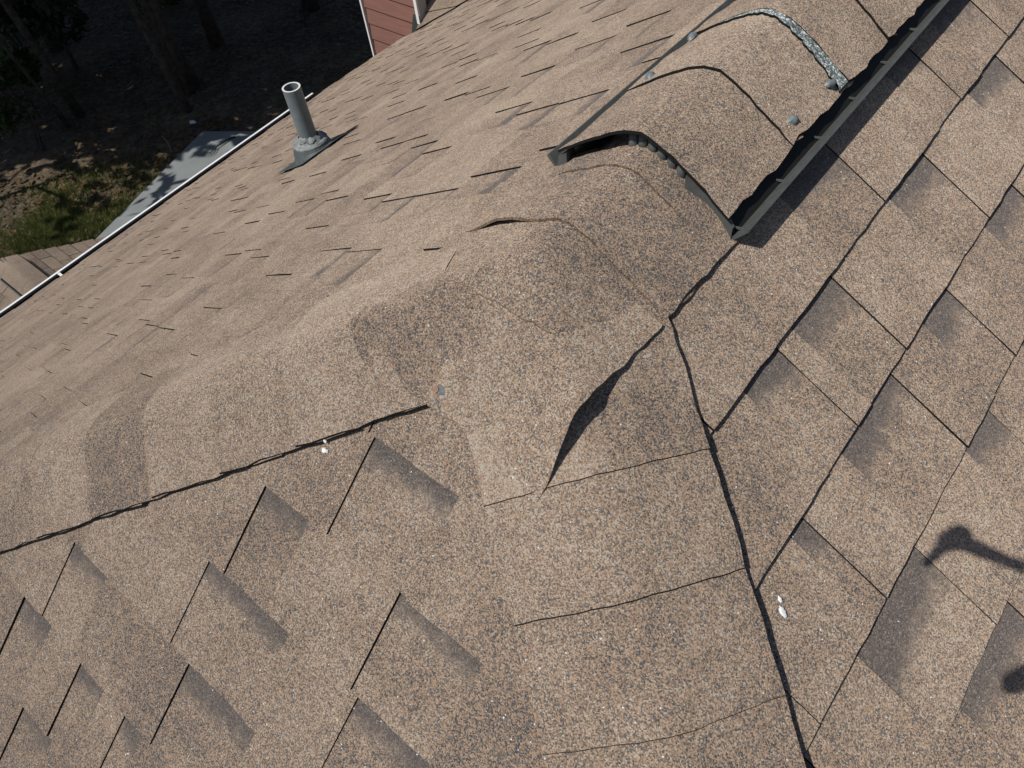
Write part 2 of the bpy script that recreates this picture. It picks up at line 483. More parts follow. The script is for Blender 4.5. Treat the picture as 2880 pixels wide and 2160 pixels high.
def hip_cap(axis, n1, n2, t_butt, length, half, tone, seed, r=.028, skew=0.0, hug=0, top=False, ramp_w=None):
    """axis unit vector down the hip, n1/n2 unit in-plane directions away from it (w<0 / w>0)"""
    e1, e2, e3 = edge_noise(seed), edge_noise(seed+7), edge_noise(seed+13)
    up = Vector((0, 0, 1))
    def fn(a, b):
        w_ = (b*2-1)
        t = t_butt-length*(1-a)+(e1(b*.3)*.45+skew*w_ if a == 1 else 0)
        ww = w_*half+(e2(t)+.001 if abs(w_) == 1 else 0)*(1 if w_ > 0 else -1)
        q = math.sqrt(ww*ww+r*r)-r*.85
        p = axis*t+(n1+n2)*.5*q+(n2-n1)*.5*ww
        u = (1-a)*length
        h = (.0082 if not top else .0030)+(.0062 if not top else .0095)*max(0, 1-u/.19)
        if w_ > .3 and hug: h -= (w_-.3)/.7*hug
        return p+up*h
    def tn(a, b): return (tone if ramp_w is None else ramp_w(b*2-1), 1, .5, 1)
    return grid_solid(10, 24, fn, tn, .0042)

hr = Vector((1, -HK, -TA)).normalized()
hl = Vector((-1, -.765, -tl(-.5))).normalized()
def inplane(h, nrm, sgn):
    v = h.cross(nrm).normalized(); return v*sgn
nRr = inplane(hr, NR, 1);  nRr = nRr if nRr.y > 0 else -nRr
nRb = inplane(hr, NB, 1);  nRb = nRb if nRb.y < 0 else -nRb
nLl = inplane(hl, NL, 1);  nLl = nLl if nLl.y > 0 else -nLl
nLb = inplane(hl, NB, 1);  nLb = nLb if nLb.y < 0 else -nLb
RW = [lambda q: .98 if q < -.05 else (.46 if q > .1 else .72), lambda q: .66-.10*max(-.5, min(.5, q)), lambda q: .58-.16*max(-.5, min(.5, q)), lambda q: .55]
tones = [.60, .52, .46, .66, .5, .58, .62, .48]
for i in range(14):
    t = .268+i*.1335
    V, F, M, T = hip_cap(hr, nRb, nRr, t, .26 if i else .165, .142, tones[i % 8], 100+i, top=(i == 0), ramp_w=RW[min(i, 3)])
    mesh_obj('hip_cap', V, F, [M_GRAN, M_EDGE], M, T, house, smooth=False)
tones2 = [.72, .76, .60, .74, .42, .72, .5, .70]
for i in range(24):
    t = .25+i*.143
    V, F, M, T = hip_cap(hl, nLb, nLl, t, .26 if i else .18, .136, tones2[i % 8], 300+i, hug=.009, top=(i == 0))
    mesh_obj('hip_cap', V, F, [M_GRAN, M_EDGE], M, T, house, smooth=False)

def ridge_cap(yb, length, half, tone, seed, first=False, base=.007, wl=1.0):
    e1, e2 = edge_noise(seed), edge_noise(seed+5)
    def fn(a, b):
        w_ = b*2-1
        y = yb+length*(1-a)+(e1(b*.4) if a == 1 else 0)
        if first and w_ > 0: y -= .022*w_*a
        if first and w_ < -.7: y += .035*a*((-.7-w_)/.3)**2
        x = w_*half*(wl if w_ < 0 else 1)+((e2(y)+.0008)*(1 if w_ > 0 else -1) if abs(w_) == 1 else 0)
        u = (1-a)*length
        h = base+(.003 if first else .008)*max(0, 1-u/.2)
        z = roof_h(x, y, .026)+h
        if first:
            # last cap bridges over the hip: it stands off the hip caps and gapes along its right edge
            k = max(0, min(1, (.02-y)/.10)); k = k*k*(3-2*k); z += .0075*k
            ed = max(0, (w_-.45)/.55)
            z += .019*ed*math.exp(-((y+.130)/.042)**2)+.014*ed*max(0, min(1, (.09-y)/.05))*max(0, min(1, (y+.2)/.05))
            if w_ < -.2: z += .002*k
        else:
            ed = max(0, (abs(w_)-.55)/.45); z += -h*(.30 if yb < .1 else .55)*ed+.004*ed*(.6+.4*math.sin(y*31+seed))
            if w_ < -.3 and 1.15 < wl < 1.25: z += .010*math.exp(-((w_+.62)/.22)**2)*max(0, 1-u/.08)
        return Vector((x, y, z))
    return grid_solid(30 if first else 16, 40 if first else 28, fn, (lambda a, b: (tone, 1, .5, 1)) if not first else (lambda a, b: (.40 if b < .30 else min(.66, .40+(b-.30)*1.0)+.1*max(0, a-.7), 1, .5, 1)), .0045 if not first else .0034)
caps = [(-.18, .22, .62, True), (-.066, .20, .50, False), (.055, .24, .52, False), (.179, .24, .40, False), (.322, .24, .6, False)]
cap_objs = []
for i, (yb, ln, tn_, first) in enumerate(caps):
    V, F, M, T = ridge_cap(yb, ln, .143 if i else .145, tn_, 500+i*3, first, base=(.007, .0104, .0105, .0090, .007)[i], wl=(1.36, 1.3, 1.22, 1.12, 1.0)[i])
    cap_objs.append(mesh_obj('ridge_cap', V, F, [M_GRAN, M_CAPEDGE], M, T, house))

# exposed nail with its smear of sealant on the last ridge cap
def cap_z(x, y): return roof_h(x, y, .026)
nx, ny = -.034, -.163
nzv = cap_z(nx, ny)+.0172
up = NB
b_ = MB()
fr = Matrix((Vector((1, 0, 0)), NB.cross(Vector((1, 0, 0))), NB)).transposed()
b_.add([fr @ Vector((.0042*math.cos(k*math.pi/6), .0042*math.sin(k*math.pi/6), z))+Vector((nx, ny, nzv)) for z in (-.003, .0022) for k in range(12)],
       [tuple(range(12, 24))]+[(k, (k+1) % 12, 12+(k+1) % 12, 12+k) for k in range(12)])
b_.build('nail', [M_RUST], cap_objs[0])

def blob(center, nrm, rxy, h, seed, n=14, tdir=None):
    rr = random.Random(seed); nrm = Vector(nrm).normalized()
    u = Vector(tdir) if tdir is not None else nrm.orthogonal()
    u = (u-nrm*u.dot(nrm)).normalized(); q = nrm.cross(u)
    V = []; F = []
    rad = [1+rr.uniform(-.28, .28) for _ in range(n)]
    for lv, (fr_, hh) in enumerate(((1.0, -.001), (.8, .55*h), (.45, .95*h))):
        for k in range(n):
            a_ = 2*math.pi*k/n
            V.append(Vector(center)+u*(rxy[0]*fr_*rad[k]*math.cos(a_))+q*(rxy[1]*fr_*rad[k]*math.sin(a_))+nrm*hh)
    V.append(Vector(center)+nrm*h)
    for lv in range(2):
        for k in range(n): F.append((lv*n+k, lv*n+(k+1) % n, (lv+1)*n+(k+1) % n, (lv+1)*n+k))
    for k in range(n): F.append((2*n+k, 2*n+(k+1) % n, 3*n))
    return V, F
b_ = MB()
for (ox, oy, a, c, sd_) in ((.006, .001, .0085, .0075, 1), (.010, -.011, .009, .0022, 2)):
    x, y = nx+ox, ny+oy
    V, F = blob((x, y, cap_z(x, y)+.0170), NB, (a, c), .0012, sd_, tdir=(1, -1, 0)); b_.add(V, F)
b_.build('sealant_smear', [M_SMEAR], cap_objs[0], smooth=True)

# ------------------------------------------------------------------ ridge vent
VY0, VY1 = .213, 2.6
vent = empty('ridge_vent', (0, 0, 0)); child(vent, house)
VH = .131
def vz(x): return -TA*math.sqrt(x*x+.032**2)+.0455-.0125*(x/.14)**2
def vent_cap(y0, y1, tone, seed, lift):
    e1 = edge_noise(seed); e2 = edge_noise(seed+3); ph = random.uniform(0, 6)
    def fn(a, b):
        w_ = b*2-1
        y = y1+(y0-y1)*a+(e1(b*.4) if a == 1 else 0)
        x = w_*VH+((e2(y)*1.4)*(1 if w_ > 0 else -1) if abs(w_) == 1 else 0)
        h = lift*a
        if abs(w_) > .8: h += (.0025*math.sin(y*23+ph)+.0012*math.sin(y*71+ph))*(abs(w_)-.8)/.2
        return Vector((x, y, vz(x)+h))
    return grid_solid(10, 22, fn, lambda a, b: (tone, 1, random.random(), 1), .005)
vb = [VY0, .385, .560, .70, .843, .986, 1.129, 1.272, 1.415, 1.558, 1.70, 1.845, 1.99, 2.13, 2.27, 2.42]
vt = [.55, .66, .50, .46, .6, .52, .66, .48]
vcaps = []
for i in range(len(vb)-1):
    V, F, M, T = vent_cap(vb[i], vb[i+1]+.03, vt[i % 8], 700+i*5, .0055)
    vcaps.append(mesh_obj('cap_shingle', V, F, [M_GRAN, M_EDGE], M, T, vent))
# strip of uncovered pale headlap in front of the third cap: narrow at the left, wide at the right
def hfn(a, b):
    w_ = -0.62+b*1.60
    x = w_*VH
    wid = .003+.021*max(0, (w_+.62)/1.6)**.8
    y = .560-.001-wid*(1-a)*1.0
    rag = .0016*math.sin(b*61)+.0014*math.sin(b*117+1)
    if a == 0: y += rag
    return Vector((x, y, vz(x)+.0022+.0028))
V, F, M, T = grid_solid(3, 40, hfn, lambda a, b: (.5, 1, .5, 1), .004)
mesh_obj('headlap_strip', V, F, [M_PALE, M_EDGE], M, T, vent)
# sealant dabs over the nails
for (x, y, s_, a) in ((.112, .417, 3, .6), (.116, .527, 4, .4), (-.105, .405, 5, .2), (-.118, .545, 6, .3)):
    nrm = Vector((TA*(1 if x > 0 else -1), 0, 1))
    V, F = blob((x, y, vz(x)+.006), nrm, (.011, .0068), .0055, s_, tdir=(.35 if x > 0 else -.2, 1, 0))
    mesh_obj('sealant_dab', V, F, [M_SEAL], parent=vent, smooth=True)
# plastic body under the caps, hollow
b_ = MB(); xs = [-.150+.3*i/24 for i in range(25)]
def bz(x): return vz(x)-.0085
for y0 in (VY0+.022,):
    n0 = len(xs)
    b_.add([Vector((x, y, min(bz(x), vz(min(abs(x), VH)*(1 if x > 0 else -1))-.0085))) for y in (y0, VY1) for x in xs if abs(x) <= .136],
           [(i, i+1, len([q for q in xs if abs(q) <= .136])+i+1, len([q for q in xs if abs(q) <= .136])+i) for i in range(len([q for q in xs if abs(q) <= .136])-1)])
b_.build('vent_sheet', [M_BLACKP], vent)
def roofz(x): return -TA*abs(x)
for sgn in (1, -1):
    # external baffle: low wall standing outside the cap edge, with a foot on the shingles
    b_ = MB()
    # wall standing square to the slope, given as (distance down the slope, height off it)
    def sh(q, h): return (q*math.cos(A)+h*math.sin(A), -q*math.sin(A)+h*math.cos(A))
    ht_ = .0365 if sgn > 0 else .0285
    prof = [sh(.1555, .004), sh(.1605, .004), sh(.1648, ht_-.002), sh(.1640, ht_), sh(.1600, ht_)]
    xi, zt0 = sh(.1600, ht_)
    b_.prism([Vector((sgn*x, VY0+.004, z)) for x, z in prof], (0, VY1-VY0, 0))
    b_.build('baffle', [M_PLAST], vent)
    # floor of the slot
    b_ = MB()
    b_.prism([Vector((sgn*x, VY0+.012, z)) for x, z in (sh(.075, .0145), sh(.157, .0125), sh(.157, .0145), sh(.075, .0165))], (0, VY1-VY0-.01, 0))
    b_.build('slot_floor', [M_BLACKP], vent)
    if sgn < 0: continue
    k = 0; y = VY0+.012
    while y < 1.65:
        big = (k % 3 == 0)
        ln = .019 if big else .010
        rb = MB()
        rb.prism([Vector((xi+.001, y-.0009, zt0-.012)), Vector((xi+.001, y-.0009, zt0+.0005)), Vector((xi-.0035, y-.0009, zt0-.0015)),
                  Vector((xi-ln*.4, y-.0009, zt0-.0075)), Vector((xi-ln, y-.0009, zt0-.0098)), Vector((xi-ln, y-.0009, zt0-.012))], (0, .0013, 0))
        rb.build('baffle_rib', [M_PLAST], vent)
        y += .037; k += 1
# end pieces seen in the open near end of the vent
b_ = MB()
b_.prism([Vector((-.137, VY0+.003, roofz(.137)+.008)), Vector((-.119, VY0+.003, roofz(.119)+.009)), Vector((-.119, VY0+.003, vz(.119)-.006)), Vector((-.133, VY0+.003, vz(.132)-.006))], (0, .02, 0))
b_.build('end_block', [M_PLAST], vent)
for k in range(6):
    x = -.020+k*.0145
    zt = vz(x)-.0065; zb = min(roofz(x)+.004, zt-.016)
    b_ = MB()
    b_.tube([(x, VY0+.017, zb-.01), (x, VY0+.017, zt)], .0066, 10)
    b_.build('end_rib', [M_PLAST], vent, smooth=True)
b_ = MB(); P_ = []
for i in range(11):
    x = .066+.072*i/10
    P_.append((x, vz(x)-.0055, roofz(x)-.004))
V = []; F = []
for x, zt, zb in P_:
    yy = VY0+.002+.010*math.sin((x-.066)/.072*math.pi)
    V += [Vector((x, yy, zb)), Vector((x, yy, zt)), Vector((x, yy+.006, zb)), Vector((x, yy+.006, zt))]
for i in range(10):
    a_ = i*4
    F += [(a_, a_+4, a_+5, a_+1), (a_+2, a_+3, a_+7, a_+6), (a_+1, a_+5, a_+7, a_+3)]
b_.add(V, F); b_.build('end_wall', [M_PLAST], vent)
b_ = MB()
for i in range(9):
    x0 = -.118+.010*i
b_.prism([Vector((-.095, VY0+.05, roofz(.095)+.002)), Vector((-.03, VY0+.05, roofz(.03)+.000)), Vector((-.03, VY0+.05, vz(.03)-.02)), Vector((-.07, VY0+.05, vz(.07)-.022))], (0, .01, 0))
b_.build('inner_baffle', [M_PLAST], vent)

# ------------------------------------------------------------------ vent pipe on the left slope
def hit_left(u, v):
    d = (rx*((u-1440)/2110)+ry*((v-1080)/2110)+rz).normalized()
    lo, hi = .3, 40
    t = .3
    while t < 40:
        p = CAM+d*t
        if p.x < 0 and p.z < zl(p.x, p.y): break
        t += .01
    return CAM+d*t, d
pb, _ = hit_left(886, 436)
pb = Vector((pb.x, pb.y, zl(pb.x, pb.y)))
pq = proj(pb); pr = 24.5*pq[2]/2110
vp = empty('vent_pipe', pb-Vector((0, 0, 0))); vp.location = pb; child(vp, house)
# height so that the rim shows at image row 245
ph = .2
while proj(pb+Vector((0, 0, ph)))[1] > 247: ph += .004
b_ = MB(); n = 28
ang = [2*math.pi*k/n for k in range(n)]
V = []
for z, r_ in ((-.08, pr), (ph, pr), (ph, pr*.80), (ph-.14, pr*.80)):
    V += [pb+Vector((r_*math.cos(a), r_*math.sin(a), z)) for a in ang]
F = []; Mx = []
for lv in range(3):
    for k in range(n): F.append((lv*n+k, lv*n+(k+1) % n, (lv+1)*n+(k+1) % n, (lv+1)*n+k)); Mx.append(1 if lv == 1 else 0)
F.append(tuple(range(3*n, 4*n))); Mx.append(0)
b_.add(V, F, Mx); b_.build('pipe', [M_PIPE, M_PIPERIM], vp, smooth=False)
# boot: cone from the slope up to a collar
b_ = MB(); V = []; F = []
cx = Vector((0, 1, 0)); dn = Vector((-math.cos(AL), 0, -math.sin(AL)))
lev = [(2.35*pr, -.012, 1.0), (2.25*pr, .012, 1.0), (2.02*pr, .040, .45), (1.86*pr, .058, .22), (1.86*pr, .064, .2), (1.72*pr, .070, .2), (1.5*pr, .070, .18), (1.3*pr, .078, .12), (1.04*pr, .088, .05)]
for r_, h_, tl_ in lev:
    r_ *= 1.1
    for a in ang:
        ox, oy = r_*math.cos(a), r_*math.sin(a)
        zz = (zl(pb.x+ox, pb.y+oy)-pb.z)*tl_
        V.append(pb+Vector((ox, oy, zz+h_)))
for lv in range(len(lev)-1):
    for k in range(n): F.append((lv*n+k, lv*n+(k+1) % n, (lv+1)*n+(k+1) % n, (lv+1)*n+k))
b_.add(V, F, [0]*(3*n)+[1]*(5*n)); b_.build('pipe_boot', [M_BOOT, M_RUBBER], vp, smooth=False)
b_ = MB()
b_.add([PL(pb.y+dy, (-pb.x+dx)/math.cos(AL), .011) for dx, dy in ((-.09, -.12), (.12, -.12), (.12, .12), (-.09, .12))], [(0, 1, 2, 3)])
b_.build('boot_flange', [M_BOOT], vp)
rr = random.Random(5); b_ = MB()
arc = [(-1.7+k*.26) for k in range(9)]
for lo, hi in ((0, 5), (5, 8)):
    q = []
    for k in range(lo, hi+1):
        a = arc[k]; ro = pr*(1.45+.12*math.sin(k*1.7)); zz = .085+.006*math.sin(k*2.3+1)
        q.append((pb+Vector((pr*1.02*math.cos(a), pr*1.02*math.sin(a), .098+.004*math.sin(k*3))), pb+Vector((ro*math.cos(a), ro*math.sin(a), zz))))
    V = [p for pq_ in q for p in pq_]; V += [p-Vector((0, 0, .005)) for p in V]; h_ = len(q)*2
    F = []
    for k in range(len(q)-1): F += [(2*k, 2*k+1, 2*k+3, 2*k+2), (h_+2*k, h_+2*k+2, h_+2*k+3, h_+2*k+1), (2*k+1, h_+2*k+1, h_+2*k+3, 2*k+3)]
    b_.add(V, F)
b_.build('cracked_seal', [M_RUBBER], vp)

# ------------------------------------------------------------------ gutter and walls under the left eave
gut = empty('gutter', (0, 0, 0)); child(gut, house)
ys = [-3.4+i*.1 for i in range(63)]; ys = [y for y in ys if y <= 2.78]
def eave_z(y): return zl(-XE, y)
V = []; F = []
gp = [(.02, .0), (.02, -.11), (.085, -.11), (.125, -.035), (.125, -.012), (.145, -.008), (.148, -.018)]
for y in ys:
    for (o, dz) in gp: V.append(Vector((-XE-o, y, eave_z(y)+dz-.052)))
W = len(gp)
for i in range(len(ys)-1):
    for j in range(W-1): F.append((i*W+j, i*W+j+1, (i+1)*W+j+1, (i+1)*W+j))
F.append(tuple(range((len(ys)-1)*W, len(ys)*W)))
mesh_obj('trough', V, F, [M_DIRTY_SHADE], parent=gut)
V = []; F = []
for y in ys:
    for (o, dz) in ((.134, -.004), (.151, -.004), (.153, -.034), (.136, -.034)): V.append(Vector((-XE-o, y, eave_z(y)+dz-.0475)))
for i in range(len(ys)-1):
    for j in range(4): F.append((i*4+j, i*4+(j+1) % 4, (i+1)*4+(j+1) % 4, (i+1)*4+j))
F += [(0, 1, 2, 3), tuple(range((len(ys)-1)*4, len(ys)*4))]
mesh_obj('gutter_lip', V, F, [M_WHITE], parent=gut)
b_ = MB(); b_.box((-XE-.085, .28, eave_z(.28)-.050), (.08, .018, .005)); b_.build('gutter_bracket', [M_WHITE], gut)
b_ = MB()
for x, y0, y1 in ((-4.1, -2.9, 8),):
    b_.box((x, (y0+y1)/2, -5.3), (.2, y1-y0, 4.4))
b_.box((0, -2.95, -5.3), (8.0, .2, 4.4)); b_.box((4.1, 2.5, -5.3), (.2, 11, 4.4))
b_.build('wall', [M_WALL], house)
b_ = MB(); b_.box((-4.30, 2.4, -2.86), (.40, 10.2, .02)); b_.build('soffit', [M_WALL], house)
b_ = MB()
for i in range(40):
    y = -2.8+i*.26
    b_.box((-XE+.02, y+.13, eave_z(y+.13)-.075), (.025, .27, .11))
b_.build('fascia', [M_WALL], house)

# ------------------------------------------------------------------ chimney chase with siding
ch = empty('chimney', (0, 0, 0)); child(ch, house)
CX0, CX1, CY0, CY1 = -4.868, -4.195, 3.60, 4.75
b_ = MB(); b_.box(((CX0+CX1)/2+.0, (CY0+CY1)/2+.02, -3.9), (CX1-CX0-.03, CY1-CY0-.03, 7.2)); b_.build('chase_core', [M_EDGE], ch)
z = -3.4; i = 0
while z < -1.2:
    bd = MB()
    hgt = .1405
    # lapped board: thicker at its lower edge
    bd.prism([Vector((CX0+.018, CY0+.022, z+hgt+.012)), Vector((CX0+.018, CY0+.010, z+hgt+.012)), Vector((CX0+.018, CY0-.004, z)), Vector((CX0+.018, CY0+.022, z))], (CX1-CX0-.036, 0, 0))
    bd.build('siding_board', [M_SIDE], ch)
    bd = MB()
    bd.prism([Vector((CX1-.022, CY0+.05, z+hgt+.012)), Vector((CX1-.010, CY0+.05, z+hgt+.012)), Vector((CX1+.004, CY0+.05, z)), Vector((CX1-.022, CY0+.05, z))], (0, CY1-CY0-.1, 0))
    bd.build('siding_board', [M_SIDE], ch)
    z += hgt
b_ = MB(); b_.box((CX0-.004, CY0-.004, -3.6), (.018, .03, 7.6)); b_.build('corner_trim', [M_WHITE], ch)
b_ = MB(); b_.box((CX1+.004, CY0-.004, -2.0), (.030, .020, .80)); b_.build('corner_trim', [M_WHITE], ch)
b_ = MB(); b_.box((CX1+.014, CY0+.050, -2.0), (.012, .085, .80)); b_.build('corner_trim', [M_SHADETRIM], ch)
zc = zl(-4.2, 3.6)
b_ = MB()
b_.prism([Vector((CX1-.11, CY0-.010, zc-.055)), Vector((CX1+.03, CY0-.010, zc+.02)), Vector((CX1+.025, CY0-.010, zc+.115)), Vector((CX1-.045, CY0-.010, zc+.12))], (0, .005, 0))
b_.build('flashing', [M_FLASH], ch)
b_ = MB()
b_.prism([Vector((CX1-.075, CY0-.008, zc-.03)), Vector((CX1-.01, CY0-.008, zc+.01)), Vector((CX1-.05, CY0-.008, zc+.035)), Vector((CX1-.10, CY0-.008, zc+.0))], (0, .006, 0))
b_.build('bare_wood_patch', [M_ORANGE], ch)
# saddle behind the chase, shingled
sdl = MB(); my = CY0+.62
ap = Vector((-2.9, my, zl(-2.9, my)+.01)); pk = Vector((CX1, my, zl(CX1, my)+.52))
c0 = Vector((CX1, CY0-.05, zl(CX1, CY0)+.012)); c1 = Vector((CX1, CY1, zl(CX1, CY1)+.012))
def tri_pieces(c, pk, ap, name):
    # courses parallel to the saddle ridge
    nrow = 5
    for r in range(nrow):
        a0, a1 = r/nrow, (r+1)/nrow+.03
        P0, P1 = pk.lerp(c, a0), ap.lerp(c.lerp(ap, 0) if False else ap, 0)
        L0, L1 = pk.lerp(c, a0), pk.lerp(c, min(1, a1))
        R0, R1 = ap.lerp(c, a0*.9), ap.lerp(c, min(1, a1)*.9)
        nn = 4
        for k in range(nn):
            f0, f1 = k/nn+.001, (k+1)/nn-.001
            q = [L0.lerp(R0, f0), L0.lerp(R0, f1), L1.lerp(R1, f1)+Vector((0, 0, .008)), L1.lerp(R1, f0)+Vector((0, 0, .008))]
            V = q+[p-Vector((0, 0, .012)) for p in q]
            t = random.uniform(.3, .75)
            mesh_obj('saddle_shingle', V, [(0, 1, 2, 3)]+[(i, 4+i, 4+(i+1) % 4, (i+1) % 4) for i in range(4)], [M_GRAN, M_EDGE], [0, 1, 1, 1, 1], [(t, 1, .5, 1)]*8, ch)
tri_pieces(c0, pk, ap, 'a'); tri_pieces(c1, pk, ap, 'b')

# ------------------------------------------------------------------ low gable below the eave
lg = empty('porch', (-6.4, .45, -7.5), 'low brown gable roof with its own ridge vent below the white gutter at left', 'porch')
GX0, GX1, GYr, GZr, GT = -8.2, -4.4, .45, -4.60, .45
GA = math.atan(GT); ncs = Vector((0, math.sin(GA), math.cos(GA))); ncm = Vector((0, -math.sin(GA), math.cos(GA)))
def PG(sgn, x, s, h): return Vector((x, GYr+sgn*s*math.cos(GA), GZr-s*math.sin(GA)))+(ncs if sgn > 0 else ncm)*h
for sgn in (1, -1):
    dk = mesh_obj('roof_slope', [PG(sgn, GX0+.02, 0, -.01), PG(sgn, GX1, 0, -.01), PG(sgn, GX1, 1.42, -.01), PG(sgn, GX0+.02, 1.42, -.01)], [(0, 1, 2, 3)], [M_DECK], parent=lg)
    for k in range(10):
        s0, s1 = .0+EXP*k, EXP*(k+1)
        x = GX0+random.uniform(-.012, .012); first = True
        while x < GX1-.01:
            ln = random.uniform(.16, .40); x1 = min(GX1, x+ln)
            th = random.uniform(.002, .007)
            q = [PG(sgn, x+.003, s0-.02, .001+th*.5), PG(sgn, x1-.003, s0-.02, .001+th*.5), PG(sgn, x1-.003, s1-.002, .0095+th), PG(sgn, x+.003, s1-.002, .0095+th)]
            V = q+[PG(sgn, a_, b2, -.008) for a_, b2 in ((x+.003, s0-.02), (x1-.003, s0-.02), (x1-.003, s1-.002), (x+.003, s1-.002))]
            t = random.choice([.62, .7, .55, .3, .42, .22, .68])
            F = [(0, 1, 2, 3)]+[(i, 4+i, 4+(i+1) % 4, (i+1) % 4) for i in range(4)]
            mesh_obj('shingle', V, flip_if(None, [Vector(p) for p in V], F), [M_GRAN, M_EDGE], [0, 1, 1, 1, 1], [(t, 1, .5, 1)]*8, dk)
            x = x1
gv = empty('ridge_vent', (0, 0, 0)); child(gv, lg)
def gz(y): return GZr-GT*math.sqrt(y*y+.045**2)+.05
x = GX0+.22; i = 0
xs_ = [GX0-.01]
while x < GX1: xs_.append(x); x += .143
for i in range(len(xs_)-1):
    x0, x1 = xs_[i], xs_[i+1]+.03
    tn_ = random.choice([.6, .7, .55, .66])
    def fn(a, b):
        y = (b*2-1)*.155
        lift = .004*(1-a)
        flat = -.038 if i == 0 else 0
        return Vector((x0+(x1-x0)*a, GYr+y, gz(y)+lift+(flat*(1-a) if i == 0 else 0)))
    V, F, M, T = grid_solid(3, 14, fn, lambda a, b: (tn_, 1, .5, 1), .006)
    mesh_obj('cap_shingle', V, F, [M_GRAN, M_EDGE], M, T, gv)
for sgn in (1, -1):
    b_ = MB()
    b_.prism([Vector((GX0+.2, GYr+sgn*yy, GZr-GT*yy+dz)) for yy, dz in ((.168, .004), (.180, .004), (.178, .030), (.170, .030))], (GX1-GX0-.25, 0, 0))
    b_.build('baffle', [M_PLAST], gv)
    b_ = MB()
    b_.prism([Vector((GX0+.2, GYr+sgn*yy, GZr-GT*yy+dz)) for yy, dz in ((.10, .006), (.168, .004), (.168, .008), (.10, .012))], (GX1-GX0-.25, 0, 0))
    b_.build('slot_floor', [M_BLACKP], gv)
b_ = MB()
for yy in (-1.15, 1.15): b_.box((-6.35, GYr+yy, -6.35), (3.4, .12, 2.3))
b_.box((-8.0, GYr, -6.35), (.12, 2.2, 2.3))
b_.prism([Vector((-8.0, GYr-1.2, -5.22)), Vector((-8.0, GYr+1.2, -5.22)), Vector((-8.0, GYr, -4.66))], (.1, 0, 0))
b_.build('wall', [M_WALL], lg)

# ------------------------------------------------------------------ ground, slab, litter
GZ = -7.5
n = 60
V = []; F = []
def gh(x, y): return GZ+.05*math.sin(x*.9+1)*math.sin(y*.8)-.03
S = 300
V = [Vector((x, y, GZ-.06)) for x, y in ((-S, -S), (S, -S), (S, S), (-S, S))]
o = mesh_obj('ground', V, [(0, 1, 2, 3)], [M_GROUND]); tag(o, kind='structure')
V = []; F = []
for i in range(n+1):
    for j in range(n+1):
        x = -40+34*i/n; y = -14+34*j/n
        e = min(1, min(i, j, n-i, n-j)/4)
        V.append(Vector((x, y, GZ-.055+e*(.05+.06*math.sin(x*1.3)*math.cos(y*1.1)*(1 if x < -13.5 else .2)))))
for i in range(n):
    for j in range(n): F.append((i*(n+1)+j, (i+1)*(n+1)+j, (i+1)*(n+1)+j+1, i*(n+1)+j+1))
o = mesh_obj('yard', V, F, [M_GROUND], smooth=True); tag(o, kind='structure')
b_ = MB()
b_.prism([Vector((-12.866, 5.211, GZ)), Vector((-11.43, .90, GZ)), Vector((-8.6, 2.0, GZ)), Vector((-9.6, 7.19, GZ))], (0, 0, .10))
o = b_.build('concrete_slab', [M_CONC]); tag(o, kind='structure')

def scatter(num, region, size, mat, name, tall, kindl, seed):
    rr = random.Random(seed); b_ = MB()
    c = 0
    while c < num:
        x, y = region(rr)
        if x is None: continue
        z = GZ+.01; a = rr.uniform(0, 6.28); s_ = size*rr.uniform(.6, 1.5)
        if tall:
            ln = tall*rr.uniform(.5, 1.3); dx, dy = math.cos(a), math.sin(a); le = rr.uniform(.1, .7)*ln
            b_.add([(x-dy*s_, y+dx*s_, z-.03), (x+dy*s_, y-dx*s_, z-.03), (x+dx*le, y+dy*le, z+ln)], [(0, 1, 2)])
        else:
            t = rr.uniform(-.35, .35); u = rr.uniform(-.35, .35)
            P = []
            for (p, q) in ((-1, 0), (0, -.5), (1, 0), (0, .5)):
                xx, yy = p*s_, q*s_*1.1
                P.append((x+xx*math.cos(a)-yy*math.sin(a), y+xx*math.sin(a)+yy*math.cos(a), z+.025+xx*t+yy*u))
            b_.add(P, [(0, 1, 2, 3)])
        c += 1
    o = b_.build(name, [mat]); tag(o, kind='stuff'); return o
def grass_reg(rr):
    x, y = rr.gauss(-12.75, .75), rr.gauss(2.0, .85)
    # keep off the slab: slab edge runs from (-12.866,5.211) to (-11.43,.90)
    if x > -12.866+(5.211-y)*.333-.03: return None, None
    if math.sin(x*3.1+1)*math.sin(y*2.7)+rr.uniform(-.5, 1) < -.1: return None, None
    return x, y
scatter(26000, grass_reg, .006, M_GRASS, 'grass', .085, '', 3)
def lit_reg(rr):
    x, y = rr.uniform(-24, -11.5), rr.uniform(.2, 11)
    if x > -12.866+(5.211-y)*.333 and y < 5.3+(x+12.866)*.605: return None, None
    return x, y
scatter(9000, lit_reg, .055, M_DRYLEAF, 'leaf_litter', 0, '', 4)

# branch, stick, scrap on the ground
b_ = MB(); zs = GZ+.125
b_.tube([(-12.10, 5.43, zs), (-12.13, 5.22, zs+.03), (-12.12, 5.02, zs+.02), (-12.10, 4.86, zs), (-12.16, 4.72, zs+.01)], [.016, .015, .012, .009, .004], 6)
b_.tube([(-12.12, 5.02, zs+.02), (-12.02, 4.88, zs), (-12.0, 4.78, zs)], [.009, .007, .003], 5)
b_.tube([(-12.10, 4.86, zs), (-12.02, 4.72, zs)], [.007, .003], 5)
o = b_.build('fallen_branch', [M_TWIG]); tag(o, 'thin dark forked branch lying on the pale concrete slab', 'branch')
b_ = MB(); b_.tube([(-13.53, 4.70, GZ+.05), (-13.2, 4.62, GZ+.10), (-12.96, 4.51, GZ+.03)], [.012, .013, .008], 6)
o = b_.build('stick', [M_STICK]); tag(o, 'pale straight stick on the leaf litter left of the slab', 'stick')
